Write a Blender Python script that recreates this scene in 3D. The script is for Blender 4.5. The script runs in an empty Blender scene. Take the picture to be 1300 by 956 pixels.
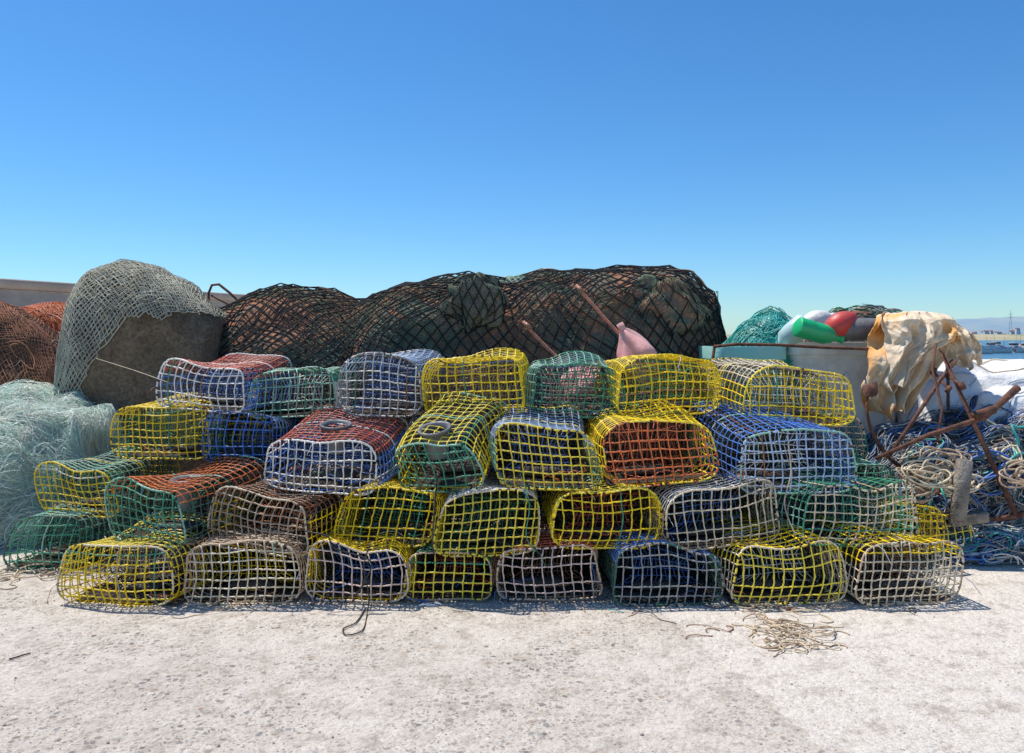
import bpy, math, random
import numpy as np
from mathutils import Vector, noise, Matrix
R = random.Random(7)
F = 1011.0; CH = 1.22; HY = 428.0
def W(px, py, Y):
    return Vector(((px-650)*Y/F, Y, CH-(py-HY)*Y/F))
def G(px, py, z=0.0):
    Y = F*(CH-z)/(py-HY)
    return Vector(((px-650)*Y/F, Y, z))
scene = bpy.context.scene
# ---------------------------------------------------------------- materials
def mat_new(name):
    m = bpy.data.materials.new(name); m.use_nodes = True
    nt = m.node_tree; b = nt.nodes['Principled BSDF']
    return m, nt, b
def N(nt, t, **kw):
    n = nt.nodes.new(t)
    for k, v in kw.items():
        if k in n.inputs: n.inputs[k].default_value = v
        else: setattr(n, k, v)
    return n
def mixc(nt, fac, a, b, mode='MIX'):
    n = nt.nodes.new('ShaderNodeMix'); n.data_type = 'RGBA'; n.blend_type = mode
    for s, v in ((n.inputs[0], fac), (n.inputs[6], a), (n.inputs[7], b)):
        if hasattr(v, 'is_output'): nt.links.new(v, s)
        elif isinstance(v, (int, float)): s.default_value = v
        else: s.default_value = (*v, 1)
    return n.outputs[2]
def ramp(nt, inp, stops):
    n = nt.nodes.new('ShaderNodeValToRGB'); cr = n.color_ramp
    while len(cr.elements) < len(stops): cr.elements.new(0.5)
    for e, (p, c) in zip(cr.elements, stops):
        e.position = p; e.color = (c, c, c, 1) if isinstance(c, (int, float)) else (*c, 1)
    nt.links.new(inp, n.inputs[0]); return n.outputs[0]
def simple(name, c1, c2=None, scale=12, rough=.6, bump=.2, bscale=60, metal=0, lo=.4, hi=.65, spec=.5, detail=6):
    m, nt, b = mat_new(name)
    if c2 is None: c2 = tuple(x*.6 for x in c1)
    tc = N(nt, 'ShaderNodeTexCoord')
    n1 = N(nt, 'ShaderNodeTexNoise', Scale=scale, Detail=detail); nt.links.new(tc.outputs['Object'], n1.inputs['Vector'])
    f = ramp(nt, n1.outputs[0], [(lo, 0.0), (hi, 1.0)])
    nt.links.new(mixc(nt, f, c1, c2), b.inputs['Base Color'])
    b.inputs['Roughness'].default_value = rough; b.inputs['Metallic'].default_value = metal
    b.inputs['Specular IOR Level'].default_value = spec
    if bump:
        n2 = N(nt, 'ShaderNodeTexNoise', Scale=bscale, Detail=5); nt.links.new(tc.outputs['Object'], n2.inputs['Vector'])
        bp = N(nt, 'ShaderNodeBump', Strength=bump, Distance=.02); nt.links.new(n2.outputs[0], bp.inputs['Height'])
        nt.links.new(bp.outputs[0], b.inputs['Normal'])
    return m
def strand(name, c, dirt=(.15, .11, .06), amt=.6, rough=.42):
    m, nt, b = mat_new(name)
    tc = N(nt, 'ShaderNodeTexCoord'); oi = N(nt, 'ShaderNodeObjectInfo')
    n1 = N(nt, 'ShaderNodeTexNoise', Scale=9, Detail=7, Roughness=.7); nt.links.new(tc.outputs['Object'], n1.inputs['Vector'])
    n2 = N(nt, 'ShaderNodeTexNoise', Scale=160, Detail=2); nt.links.new(tc.outputs['Object'], n2.inputs['Vector'])
    f = ramp(nt, n1.outputs[0], [(.47, 0.0), (.72, amt)])
    c1 = mixc(nt, f, c, dirt)
    f2 = ramp(nt, n2.outputs[0], [(.45, 0.0), (.7, .4)])
    c2 = mixc(nt, f2, c1, tuple(x*.4 for x in c))
    hs = N(nt, 'ShaderNodeHueSaturation', Saturation=1.0)
    mr = N(nt, 'ShaderNodeMapRange'); mr.inputs[3].default_value = .84; mr.inputs[4].default_value = 1.14
    nt.links.new(oi.outputs['Random'], mr.inputs[0]); nt.links.new(mr.outputs[0], hs.inputs['Value'])
    nt.links.new(c2, hs.inputs['Color']); nt.links.new(hs.outputs[0], b.inputs['Base Color'])
    b.inputs['Roughness'].default_value = rough
    bp = N(nt, 'ShaderNodeBump', Strength=.5, Distance=.002); nt.links.new(n2.outputs[0], bp.inputs['Height'])
    nt.links.new(bp.outputs[0], b.inputs['Normal'])
    return m
M = {
 'yellow': strand('yellow_cord', (.96, .67, .006), dirt=(.45, .26, .03), amt=.45),
 'lemon': strand('lemon_cord', (.96, .75, .07), dirt=(.45, .30, .06), amt=.45),
 'green': strand('green_cord', (.06, .31, .17)),
 'mint': strand('mint_cord', (.30, .58, .42)),
 'white': strand('white_cord', (.80, .76, .68), amt=.45),
 'cream': strand('cream_cord', (.78, .65, .44)),
 'beige': strand('beige_cord', (.56, .40, .26)),
 'pink': strand('pink_cord', (.74, .54, .43)),
 'blue': strand('blue_cord', (.07, .20, .56)),
 'paleblue': strand('pale_blue_cord', (.42, .55, .72)),
 'red': strand('red_cord', (.56, .11, .06)),
 'orange': strand('orange_cord', (.78, .20, .05)),
 'rust': strand('rusty_cord', (.30, .14, .07)),
 'grey': strand('grey_cord', (.32, .33, .32)),
 'black': strand('black_cord', (.018, .018, .02)),
 'teal': strand('teal_cord', (.06, .50, .44)),
 'darkgreen': strand('dark_green_cord', (.04, .12, .08)),
 'navy': strand('navy_cord', (.05, .09, .20)),
 'bluegrey': strand('blue_grey_cord', (.27, .35, .42)),
 'dkbrown': strand('dark_brown_cord', (.045, .03, .02)),
}
M['ringgrey'] = simple('grey_plastic', (.13, .13, .14), (.20, .19, .18), rough=.45)
M['cement'] = simple('cement_weight', (.12, .10, .08), (.06, .05, .04), rough=.9, bump=.6)
M['rustmetal'] = simple('rusty_iron', (.20, .08, .045), (.08, .04, .028), scale=30, rough=.85, bump=.6, bscale=150)
M['mat'] = simple('shade_dark_trap_base', (.025, .021, .018), (.09, .058, .034), scale=16, rough=.95, bump=.8)  # dark colour stands in for the shade inside the traps
# ---------------------------------------------------------------- mesh builder
class MB:
    def __init__(s): s.v = []; s.f = []; s.m = []; s.mats = []; s.sm = []
    def mi(s, k):
        if k not in s.mats: s.mats.append(k)
        return s.mats.index(k)
    def tube(s, pts, r, k, sides=5, cap=True, closed=False):
        n = len(pts)
        if n < 2: return
        pts = [Vector(p) for p in pts]
        ks = k if isinstance(k, list) else None
        if not ks: ki = s.mi(k)
        base = len(s.v); nrm = None
        for i in range(n):
            if closed: t = pts[(i+1) % n]-pts[i-1]
            else: t = pts[min(i+1, n-1)]-pts[max(i-1, 0)]
            if t.length < 1e-9: t = Vector((0, 0, 1))
            t.normalize()
            if nrm is None:
                a = Vector((0, 0, 1)) if abs(t.z) < .8 else Vector((1, 0, 0))
                nrm = t.cross(a).normalized()
            else:
                nrm = nrm-t*nrm.dot(t)
                if nrm.length < 1e-6: nrm = t.orthogonal()
                nrm.normalize()
            bn = t.cross(nrm)
            rr = r[i] if isinstance(r, (list, tuple)) else r
            p = pts[i]
            for j in range(sides):
                a = 2*math.pi*j/sides
                s.v.append(p+nrm*(math.cos(a)*rr)+bn*(math.sin(a)*rr))
        for i in range(n if closed else n-1):
            i2 = (i+1) % n
            mm = s.mi(ks[i]) if ks else ki
            for j in range(sides):
                j2 = (j+1) % sides
                s.f.append((base+i*sides+j, base+i*sides+j2, base+i2*sides+j2, base+i2*sides+j)); s.m.append(mm)
        if cap and not closed:
            mm = s.mi(ks[0]) if ks else ki
            s.f.append(tuple(base+j for j in reversed(range(sides)))); s.m.append(mm)
            s.f.append(tuple(base+(n-1)*sides+j for j in range(sides))); s.m.append(mm)
    def grid(s, P, k, closed_u=False):
        nu = len(P); nv = len(P[0]); base = len(s.v); mm = s.mi(k) if not callable(k) else None
        for row in P:
            for p in row: s.v.append(Vector(p))
        for i in range(nu if closed_u else nu-1):
            i2 = (i+1) % nu
            for j in range(nv-1):
                s.f.append((base+i*nv+j, base+i2*nv+j, base+i2*nv+j+1, base+i*nv+j+1))
                s.m.append(mm if mm is not None else s.mi(k(i, j)))
    def lathe(s, prof, k, o, ax, seg=28):
        ax = Vector(ax).normalized(); a = ax.orthogonal().normalized(); b = ax.cross(a); o = Vector(o)
        P = []
        for i in range(seg):
            th = 2*math.pi*i/seg; d = a*math.cos(th)+b*math.sin(th)
            P.append([o+ax*t+d*r for r, t in prof])
        s.grid(P, k, closed_u=True)
    def box(s, c, sz, k, rot=None, bev=.0):
        c = Vector(c); x, y, z = [q/2 for q in sz]; e = min(bev, x, y, z)
        base = len(s.v); mm = s.mi(k)
        ring = lambda X, Y: [(X-e, -Y), (X, -Y+e), (X, Y-e), (X-e, Y), (-X+e, Y), (-X, Y-e), (-X, -Y+e), (-X+e, -Y)]
        lv = [(-z, x-e, y-e), (-z+e, x, y), (z-e, x, y), (z, x-e, y-e)] if e > 0 else [(-z, x, y), (z, x, y)]
        for zz, X, Y in lv:
            for (u, v) in (ring(X, Y) if e > 0 else [(X, -Y), (X, Y), (-X, Y), (-X, -Y)]):
                p = Vector((u, v, zz)); 
                if rot: p = rot @ p
                s.v.append(c+p)
        k8 = 8 if e > 0 else 4
        for L in range(len(lv)-1):
            for j in range(k8):
                j2 = (j+1) % k8
                s.f.append((base+L*k8+j, base+L*k8+j2, base+(L+1)*k8+j2, base+(L+1)*k8+j)); s.m.append(mm)
        s.f.append(tuple(base+j for j in reversed(range(k8)))); s.m.append(mm)
        s.f.append(tuple(base+(len(lv)-1)*k8+j for j in range(k8))); s.m.append(mm)
    def obj(s, name, smooth=True, parent=None):
        me = bpy.data.meshes.new(name); me.from_pydata([tuple(v) for v in s.v], [], s.f)
        for k in s.mats: me.materials.append(M[k] if isinstance(k, str) else k)
        me.polygons.foreach_set('material_index', s.m)
        me.polygons.foreach_set('use_smooth', [smooth]*len(s.f)); me.update()
        o = bpy.data.objects.new(name, me); scene.collection.objects.link(o)
        if parent: o.parent = parent
        return o
def autosmooth(o, ang=40):
    try: o.data.set_sharp_from_angle(angle=math.radians(ang))
    except Exception: pass

# ---------------------------------------------------------------- traps
def trap_mesh(w, h, d, front, side, top, back, rim, seed, ring=None, cell=.05, junk=None, r0=.0029):
    rr = random.Random(seed); b = MB()
    a = w/2; c = h/2; ex = 2/(3.8+rr.random()*1.8); tp = .05+.13*rr.random()
    prof = []
    for i in range(360):
        th = 2*math.pi*i/360-math.pi/2
        co, si = math.cos(th), math.sin(th)
        x = a*math.copysign(abs(co)**ex, co); z = c*math.copysign(abs(si)**ex, si)
        x *= 1-tp*((z/c+1)/2)**1.5
        prof.append((x, z+c))
    prof.append(prof[0])
    cum = [0]
    for i in range(360): cum.append(cum[-1]+math.dist(prof[i], prof[i+1]))
    per = cum[-1]; nl = round(per/cell)
    def at(s):
        s = (s % 1)*per
        i = int(np.searchsorted(cum, s, side='right'))-1; i = max(0, min(359, i))
        f = (s-cum[i])/max(1e-9, cum[i+1]-cum[i])
        return (prof[i][0]+(prof[i+1][0]-prof[i][0])*f, prof[i][1]+(prof[i+1][1]-prof[i][1])*f)
    px = np.array([p[0] for p in prof]); pz = np.array([p[1] for p in prof])
    ph = [rr.uniform(0, 6.28) for _ in range(12)]; A = .011+.010*rr.random()
    sagt = rr.uniform(.0, .03); shear = rr.uniform(-.12, .12); dent = rr.uniform(0, .035); dx_ = rr.uniform(-a*.6, a*.6)
    def warp(x, y, z, j=1):
        q = (z/h)
        nx = x+A*math.sin(7*y+ph[0]+5*z)+A*.4*math.sin(17*z+ph[1]+9*y)+shear*z
        ny = y+A*.8*math.sin(8*x+ph[2])*q+A*.4*math.sin(19*x+14*z+ph[3])
        nz = z+q*(A*math.sin(6*x+ph[4]+5*y)+A*.4*math.sin(15*x+9*y+ph[5]))-q*sagt*math.sin(math.pi*min(1, max(0, y/d)))-q*q*dent*math.exp(-((x-dx_)/.09)**2)
        jj = .002*j
        return Vector((nx+rr.uniform(-jj, jj), ny+rr.uniform(-jj, jj), max(nz+rr.uniform(-jj, jj), .004)))
    def bulge(x, z): return .028*(1-(x/a)**2)*(1-((z-c)/c)**2)
    def cm(z, x): return top if z > h*.72 else side
    ns = max(4, round(d/cell))
    odd = lambda k: (rr.choice([front, top, back, 'white', 'green', 'rust']) if rr.random() < .08 else k)
    for i in range(nl):
        x, z = at(i/nl); k = odd(cm(z, x)); n2 = ns*2
        pts = [warp(x, d*j/n2, z) for j in range(n2+1)]
        b.tube(pts, [r0*(1.45 if j % 2 == 0 else .95) for j in range(n2+1)], k, 5)
    for j in range(1, ns):
        n2 = nl*2; pts = []; ks = []
        for i in range(n2):
            x, z = at(i/n2); pts.append(warp(x, d*j/ns, z)); ks.append(cm(z, x))
        b.tube(pts, [r0*(1.4 if i % 2 == 0 else .92) for i in range(n2)], ks, 5, closed=True)
    for yy, col, sg in ((0, front, -1), (d, back, 1)):
        nx = max(4, round(w/cell)); nz = max(3, round(h/cell))
        skew = rr.uniform(-.015, .015)
        for i in range(1, nx):
            x = -a+w*i/nx; inter = []
            for q in range(360):
                if (px[q]-x)*(px[q+1]-x) < 0:
                    f = (x-px[q])/(px[q+1]-px[q]); inter.append(pz[q]+(pz[q+1]-pz[q])*f)
            if len(inter) < 2: continue
            z0, z1 = min(inter), max(inter); n2 = nz*2
            kk = odd(col)
            pts = [warp(x+skew*math.sin(3*t/n2), yy+sg*bulge(x, z0+(z1-z0)*t/n2), z0+(z1-z0)*t/n2) for t in range(n2+1)]
            b.tube(pts, [r0*(1.6 if t % 2 == 0 else 1.1) for t in range(n2+1)], kk, 5)
        for i in range(1, nz):
            z = h*i/nz; inter = []
            for q in range(360):
                if (pz[q]-z)*(pz[q+1]-z) < 0:
                    f = (z-pz[q])/(pz[q+1]-pz[q]); inter.append(px[q]+(px[q+1]-px[q])*f)
            if len(inter) < 2: continue
            x0, x1 = min(inter), max(inter); n2 = nx*2
            kk = odd(col)
            pts = [warp(x0+(x1-x0)*t/n2, yy+sg*bulge(x0+(x1-x0)*t/n2, z), z) for t in range(n2+1)]
            b.tube(pts, [r0*(1.6 if t % 2 == 0 else 1.1) for t in range(n2+1)], kk, 5)
    for yy in (0, d*.5, d):
        n2 = 110; pts = []; ks = []
        for i in range(n2):
            x, z = at(i/n2); pts.append(warp(x, yy, z, .5))
            ks.append(rim if noise.noise(Vector((i*.11, seed*1.3, yy))) > -.12 else (front if i % 3 else 'dkbrown'))
        rb = .0043 if yy != d*.5 else .0036
        b.tube(pts, [rb*(1.35 if i % 2 == 0 else .8) for i in range(n2)], ks, 6, closed=True)
    for s_ in (.12, .38, .62, .88):
        x, z = at(s_); b.tube([warp(x*.98, d*j/8, z*.98+.003, .2) for j in range(9)], .0042, 'rustmetal', 5)
    # fine dark inner netting (parlour) lining the rear part, closed at the back
    kin = rr.choice(['dkbrown', 'black', 'darkgreen', 'navy', 'dkbrown', 'black'])
    m2 = int(per/.022); q2 = int(d*.66/.024)
    def inn(i, j):
        x, z = at(i/m2); y = d*(.97-.66*j/q2); f = .93
        return warp(x*f, y, c+(z-c)*f-.004, 1.6)
    for i in range(0, m2): b.tube([inn(i, j) for j in range(0, q2+1, 1)], .0016, kin, 3, cap=False)
    for j in range(0, q2+1): b.tube([inn(i, j) for i in range(m2)], .0016, kin, 3, cap=False, closed=True)
    kb = rr.choice(['dkbrown', 'black', 'navy', back])
    for yb in (.95, .62):  # fine mesh panels added across the trap to darken its interior
        nb = int(w/.02)
        for i in range(1, nb):
            x = -a*.9+w*.9*i/nb; b.tube([warp(x, d*yb, h*(.05+.88*t/6), 2) for t in range(7)], .0017, kin if yb > .9 else kb, 3, cap=False)
        for i in range(1, int(h/.02)):
            z = h*(.05+.88*i/int(h/.02)); b.tube([warp(-a*.9+w*.9*t/10, d*yb, z, 2) for t in range(11)], .0017, kin, 3, cap=False)
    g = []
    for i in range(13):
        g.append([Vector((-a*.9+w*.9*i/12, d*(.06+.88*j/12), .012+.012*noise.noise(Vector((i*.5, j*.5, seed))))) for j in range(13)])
    b.grid(g, 'mat')  # dark floor sheet added to deepen the interior shade
    # slack rope and net scraps lying in the trap
    for q in range(rr.randint(5, 9)):
        p = Vector((rr.uniform(-a*.7, a*.7), d*rr.uniform(.15, .6), .03)); an = rr.uniform(0, 6.28); pts = []; kq = rr.choice([junk or back, junk or back, 'dkbrown', 'black', 'blue', 'orange', 'darkgreen', back])
        for t in range(rr.randint(12, 34)):
            an += rr.uniform(-.7, .7); p = p+Vector((math.cos(an)*.014, math.sin(an)*.010, rr.uniform(-.009, .011)))
            p.x = max(-a*.82, min(a*.82, p.x)); p.y = max(d*.08, min(d*.8, p.y)); p.z = max(.02, min(h*.6, p.z)); pts.append(p.copy())
        b.tube(pts, rr.uniform(.0018, .0036), kq, 4)
    if ring is not None:
        fy, rad = ring
        y0 = d*fy; z0 = h+.006-sagt*math.sin(math.pi*fy)
        prof2 = [(rad*.70, -.13), (rad*.78, -.06), (rad*.9, -.004), (rad*1.12, .006), (rad*1.18, .012), (rad*1.12, .018), (rad*.95, .014), (rad*.84, -.004), (rad*.73, -.06), (rad*.66, -.13), (rad*.70, -.13)]
        b.lathe(prof2, 'ringgrey', warp(0, y0, z0, 0), (0, 0, 1), 32)
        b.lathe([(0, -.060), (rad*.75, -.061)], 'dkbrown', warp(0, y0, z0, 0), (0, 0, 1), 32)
    kk = junk or back
    for i in range(13):
        t = i/12; x = -a*.9+w*.9*t
        b.tube([warp(x, d*.4, .01), warp(x*.6, d*.34, h*.3), warp(x*.5, d*.36, h*.6), warp(x*.9, d*.42, h*.95)], .0022, kk, 4)
    for zq in (.15, .3, .45, .6, .8):
        b.tube([warp((-a*.85+w*.85*t/8)*(1-.35*math.sin(zq*3.1)), d*(.4-.06*math.sin(zq*3.1)), h*zq) for t in range(9)], .0022, kk, 4)
    b.box((rr.uniform(-.05, .05), d*.35, .034), (.22, .10, .03), 'cement', bev=.012)
    for q in range(rr.randint(5, 9)):
        s_ = rr.random(); x, z = at(s_); y = rr.choice([0, 0, d*.5]); p = warp(x, y, z); pts = [p]; v = Vector((rr.uniform(-1, 1), rr.uniform(-1, .2), rr.uniform(-.6, .8)))
        for t in range(rr.randint(4, 12)):
            v = v*.85+Vector((rr.uniform(-.5, .5), rr.uniform(-.5, .4), -.25)); p = p+v.normalized()*.010; p.z = max(p.z, .004); pts.append(p.copy())
        b.tube(pts, .0015, rr.choice(['black', 'black', 'dkbrown', front, 'white', 'green', 'blue']), 4)
    return b.obj('lobster_trap')
TR = [
 (70,232,690,771,3.60,  -8,0,0,'yellow','yellow','lemon','cream','cream',None,'cream'),
 (233,381,690,768,3.62,  2,0,0,'cream','beige','beige','rust','beige',None,'yellow'),
 (384,519,688,764,3.63,  -3,0,0,'pink','yellow','yellow','blue','cream',None,'blue'),
 (520,632,700,762,3.66,  0,0,0,'lemon','rust','green','orange','beige',None,'red'),
 (634,770,690,762,3.66,  2,0,0,'pink','beige','red','yellow','beige',None,'rust'),
 (780,921,696,769,3.61,  3,0,0,'grey','darkgreen','blue','navy','darkgreen',None,'blue'),
 (922,1076,688,768,3.62, 4,0,0,'lemon','cream','yellow','green','cream',None,'white'),
 (1079,1228,688,767,3.62, 8,0,0,'cream','cream','yellow','beige','beige',None,'rust'),
 # row 2
 (0,104,656,724,4.16, -6,0,0,'green','green','mint','green','darkgreen',None,'green'),
 (120,256,612,692,3.74,-22,4,0,'green','darkgreen','orange','mint','mint',(.42,.068),'green'),
 (257,400,624,702,3.74,-14,2,5,'beige','yellow','rust','orange','cream',None,'orange'),
 (421,548,622,693,3.76,-6,0,2,'yellow','lemon','yellow','green','yellow',None,'green'),
 (552,688,626,706,3.68, 2,0,-2,'lemon','yellow','white','yellow','cream',None,'green'),
 (699,846,620,697,3.72, 4,0,1,'yellow','yellow','lemon','green','lemon',None,'red'),
 (848,1004,616,694,3.74,12,0,-3,'cream','beige','white','rust','cream',None,'blue'),
 (1004,1164,614,694,3.76,10,0,4,'cream','mint','green','beige','green',None,'green'),
 (1108,1208,640,700,4.15,12,0,0,'yellow','yellow','yellow','yellow','yellow',None,'green'),
 # row 3
 (44,158,590,656,4.30,-10,3,0,'yellow','green','mint','yellow','yellow',None,'green'),
 (137,268,514,583,4.28,-5,0,0,'yellow','green','yellow','yellow','yellow',None,'green'),
 (262,352,524,588,4.25,0,0,0,'blue','blue','paleblue','blue','navy',None,'blue'),
 (331,484,558,626,3.86,-10,9,3,'white','blue','red','cream','white',(.40,.07),'blue'),
 (503,618,553,625,3.80,-14,17,-5,'green','yellow','lemon','green','mint',(.22,.072),'teal'),
 (626,763,540,622,3.82,3,6,3,'lemon','mint','paleblue','blue','lemon',None,'blue'),
 (767,915,533,616,3.84,5,3,-5,'orange','yellow','yellow','red','lemon',None,'red'),
 (928,1092,545,627,3.84,12,8,2,'paleblue','blue','blue','mint','mint',None,'white'),
 # row 4
 (196,316,460,522,4.28,-9,2,5,'white','blue','red','paleblue','white',None,'blue'),
 (315,427,470,530,4.40,4,0,-3,'mint','white','green','green','mint',None,'white'),
 (427,537,452,529,4.28,-6,3,2,'white','grey','paleblue','blue','grey',None,'blue'),
 (538,667,450,530,4.22,-3,0,-3,'yellow','yellow','yellow','yellow','yellow',None,'rust'),
 (668,790,458,531,4.26,4,2,2,'green','mint','mint','green','green',None,'pink'),
 (788,923,455,528,4.16,5,0,-4,'yellow','lemon','yellow','yellow','yellow',None,'green'),
 (934,1090,470,540,4.14,10,5,3,'yellow','yellow','cream','yellow','lemon',None,'white'),
]
SH = []
for i, (x0,x1,y0,y1,Y,yaw,pit,roll,fr,sd,tp,bk,rim,ring,junk) in enumerate(TR):
    w = (x1-x0)*Y/F; h = (y1-y0)*Y/F; p = W((x0+x1)/2, y1, Y)
    z = max(p.z, .004)
    d = .56+.06*R.random()
    o = trap_mesh(w, h, d, fr, sd, tp, bk, rim, 100+i, ring, junk=junk, cell=.041+.007*R.random(), r0=.0026)
    o.location = (p.x, Y, z)
    o.rotation_euler = (math.radians(pit), math.radians(roll*.8), math.radians(yaw))
    SH.append(o.data)
# deeper layers of the stack that carry the upper rows
for lv, (zz, Yb) in enumerate([(.004, 4.30), (.262, 4.38), (.53, 4.50)]):
    for q in range(7 if lv else 8):
        x = -1.55+q*.54+(.2 if lv == 1 else 0)
        if lv == 2 and (x > 1.75): continue
        me = SH[(q*5+lv*7+3) % len(SH)]
        o = bpy.data.objects.new('lobster_trap', me); scene.collection.objects.link(o)
        o.location = (x+R.uniform(-.02, .02), Yb+R.uniform(-.02, .04), zz)
        o.rotation_euler = (0, 0, math.radians(R.uniform(-7, 7)+(180 if R.random() < .4 else 0)))
        if abs(o.rotation_euler.z) > 1.5: o.location.y += .58
        o.scale = (.98, .95, .26/max(.2, max(v.co.z for v in me.vertices)))

# ---------------------------------------------------------------- mounds and nets
class Mound:
    def __init__(s, keys, Yc, amp=.05, freq=2.5, seed=0, e=.8, fold=0):
        s.k = [(W(a, b, Yc).x, max(0, W(a, b, Yc).z), D) for a, b, D in keys]; s.Yc = Yc
        cum = [0]
        for i in range(len(s.k)-1): cum.append(cum[-1]+math.dist(s.k[i][:2], s.k[i+1][:2]))
        s.cum = np.array(cum)/cum[-1]; s.L = cum[-1]; s.amp = amp; s.freq = freq; s.seed = seed; s.e = e; s.fold = fold
        s.K = np.array(s.k)
    def raw(s, u, t):
        x = np.interp(u, s.cum, s.K[:, 0]); H = np.interp(u, s.cum, s.K[:, 1]); D = np.interp(u, s.cum, s.K[:, 2])
        c, sn = math.cos(t), max(0, math.sin(t))
        return Vector((x, s.Yc-D*math.copysign(abs(c)**s.e, c), H*sn**s.e))
    def __call__(s, u, t, off=0.0):
        u = min(1, max(0, u)); t = min(math.pi, max(0, t))
        p = s.raw(u, t); q = p*s.freq+Vector((s.seed*7.3, s.seed*3.1, 0))
        n = noise.noise_vector(q)*s.amp+noise.noise_vector(q*2.7)*s.amp*.4
        c = Vector((p.x*.85+.15*s.K[:, 0].mean(), s.Yc, p.z*.5)); o = (p-c)
        if o.length > 1e-6: o.normalize()
        f = s.fold*math.sin(u*s.L*18+3*noise.noise(q)+2*t)*max(0, math.sin(t))
        p = p+n+o*(off+f)
        p.z = max(p.z, 0.002+off*.2); return p
    def surf(s, b, k, nu=120, nt=60):
        b.grid([[s(i/nu, math.pi*j/nt) for j in range(nt+1)] for i in range(nu+1)], k)
    def net(s, b, nu, nt, r, k, off=.015, pred=None, diamond=True, jit=.2, u0=0, u1=1, t0=0, t1=math.pi, seed=0, sides=4, wob=.02):
        rr = random.Random(seed)
        P = {}
        for i in range(nu+1):
            for j in range(nt+1):
                u = u0+(u1-u0)*i/nu; t = t0+(t1-t0)*j/nt
                wv = noise.noise_vector(Vector((u*6, t*2, seed*1.7+.3)))
                u2 = u+wv.x*.6*wob+rr.uniform(-jit, jit)*(u1-u0)/nu; t2 = t+wv.y*3*wob+rr.uniform(-jit, jit)*(t1-t0)/nt
                if pred and not pred(u2, t2): continue
                P[i, j] = s(u2, t2, off*rr.uniform(.6, 1.4))
        def run(seq):
            cur = []
            for q in seq:
                if q in P: cur.append(P[q])
                else:
                    if len(cur) > 1: b.tube(cur, r, k, sides, cap=False)
                    cur = []
            if len(cur) > 1: b.tube(cur, r, k, sides, cap=False)
        if diamond:
            for c in range(-nt, nu+1): run([(c+j, j) for j in range(nt+1)])
            for c in range(0, nu+nt+1): run([(c-j, j) for j in range(nt+1)])
        else:
            for i in range(nu+1): run([(i, j) for j in range(nt+1)])
            for j in range(nt+1): run([(i, j) for i in range(nu+1)])
    def tangle(s, b, n, length, r, ks, seed=0, off=.02, u0=0, u1=1, t0=.1, t1=2.2, curl=1.0, step=.035, sides=4):
        rr = random.Random(seed)
        for _ in range(n):
            u = rr.uniform(u0, u1); t = rr.uniform(t0, t1); a = rr.uniform(0, 6.28); k = rr.choice(ks); pts = []
            da = rr.uniform(-.3, .3)*curl; o = off*rr.uniform(.3, 1.6)
            H = max(.3, max(s.K[:, 1])); rad = r*rr.uniform(.6, 1.3)
            for q in range(int(length*rr.uniform(.5, 1.4)/step)):
                da += rr.uniform(-.22, .22)*curl; da *= .93; a += da
                u += math.cos(a)*step/s.L; t += math.sin(a)*step/(H*1.3)
                if u < 0 or u > 1 or t < .02 or t > math.pi-.3: break
                pts.append(s(u, t, o+.4*off*math.sin(q*.4)))
            if len(pts) > 2: b.tube(pts, rad, k, sides, cap=True)
def netmat(name, cols, scale=3, fine=180, rough=.95, dark=.6, span=(.3, .7)):
    m, nt, b = mat_new(name)
    tc = N(nt, 'ShaderNodeTexCoord')
    n1 = N(nt, 'ShaderNodeTexNoise', Scale=scale, Detail=8, Roughness=.65, Distortion=.6); nt.links.new(tc.outputs['Object'], n1.inputs['Vector'])
    st = [(span[0]+(span[1]-span[0])*i/(len(cols)-1), c) for i, c in enumerate(cols)]
    c = ramp(nt, n1.outputs[0], st)
    v = N(nt, 'ShaderNodeTexVoronoi', Scale=fine); v.feature = 'DISTANCE_TO_EDGE'; nt.links.new(tc.outputs['Object'], v.inputs['Vector'])
    n2 = N(nt, 'ShaderNodeTexNoise', Scale=fine*.5, Detail=4); nt.links.new(tc.outputs['Object'], n2.inputs['Vector'])
    f = ramp(nt, v.outputs['Distance'], [(0.05, 0.0), (.3, dark)])
    c = mixc(nt, f, c, (.02, .016, .013))
    c = mixc(nt, ramp(nt, n2.outputs[0], [(.35, .4), (.6, 0.0)]), c, (.015, .013, .012))
    nt.links.new(c, b.inputs['Base Color']); b.inputs['Roughness'].default_value = rough
    b.inputs['Specular IOR Level'].default_value = .15
    bp = N(nt, 'ShaderNodeBump', Strength=.9, Distance=.02); nt.links.new(n2.outputs[0], bp.inputs['Height']); nt.links.new(bp.outputs[0], b.inputs['Normal'])
    return m
M['nm_brown'] = netmat('brown_netting', [(.16, .20, .14), (.30, .31, .24), (.22, .17, .12), (.62, .28, .16), (.30, .24, .18), (.16, .22, .16), (.58, .25, .14)], 1.5, 110, dark=.25, span=(.32, .68))
M['nm_dark'] = netmat('dark_netting', [(.09, .10, .08), (.19, .15, .12), (.36, .17, .11), (.13, .15, .13)], 2, 110)
M['nm_rust'] = netmat('rust_netting', [(.26, .09, .05), (.65, .22, .10), (.48, .16, .08), (.70, .32, .17)], 3, 140, dark=.4)
M['nm_grey'] = netmat('grey_netting', [(.26, .28, .24), (.36, .31, .24), (.29, .24, .18)], 4, 140, dark=.5)
M['nm_blue'] = netmat('blue_netting', [(.10, .15, .20), (.28, .33, .38), (.18, .26, .36), (.34, .34, .31)], 5, 90)
M['nm_teal'] = simple('teal_fine_netting', (.74, .90, .72), (.56, .84, .70), scale=8, rough=.7, bump=1, bscale=120)
M['tealwhite'] = simple('nylon_strand', (.94, .97, .84), (.74, .94, .82), scale=5, rough=.35, bump=0)
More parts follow.
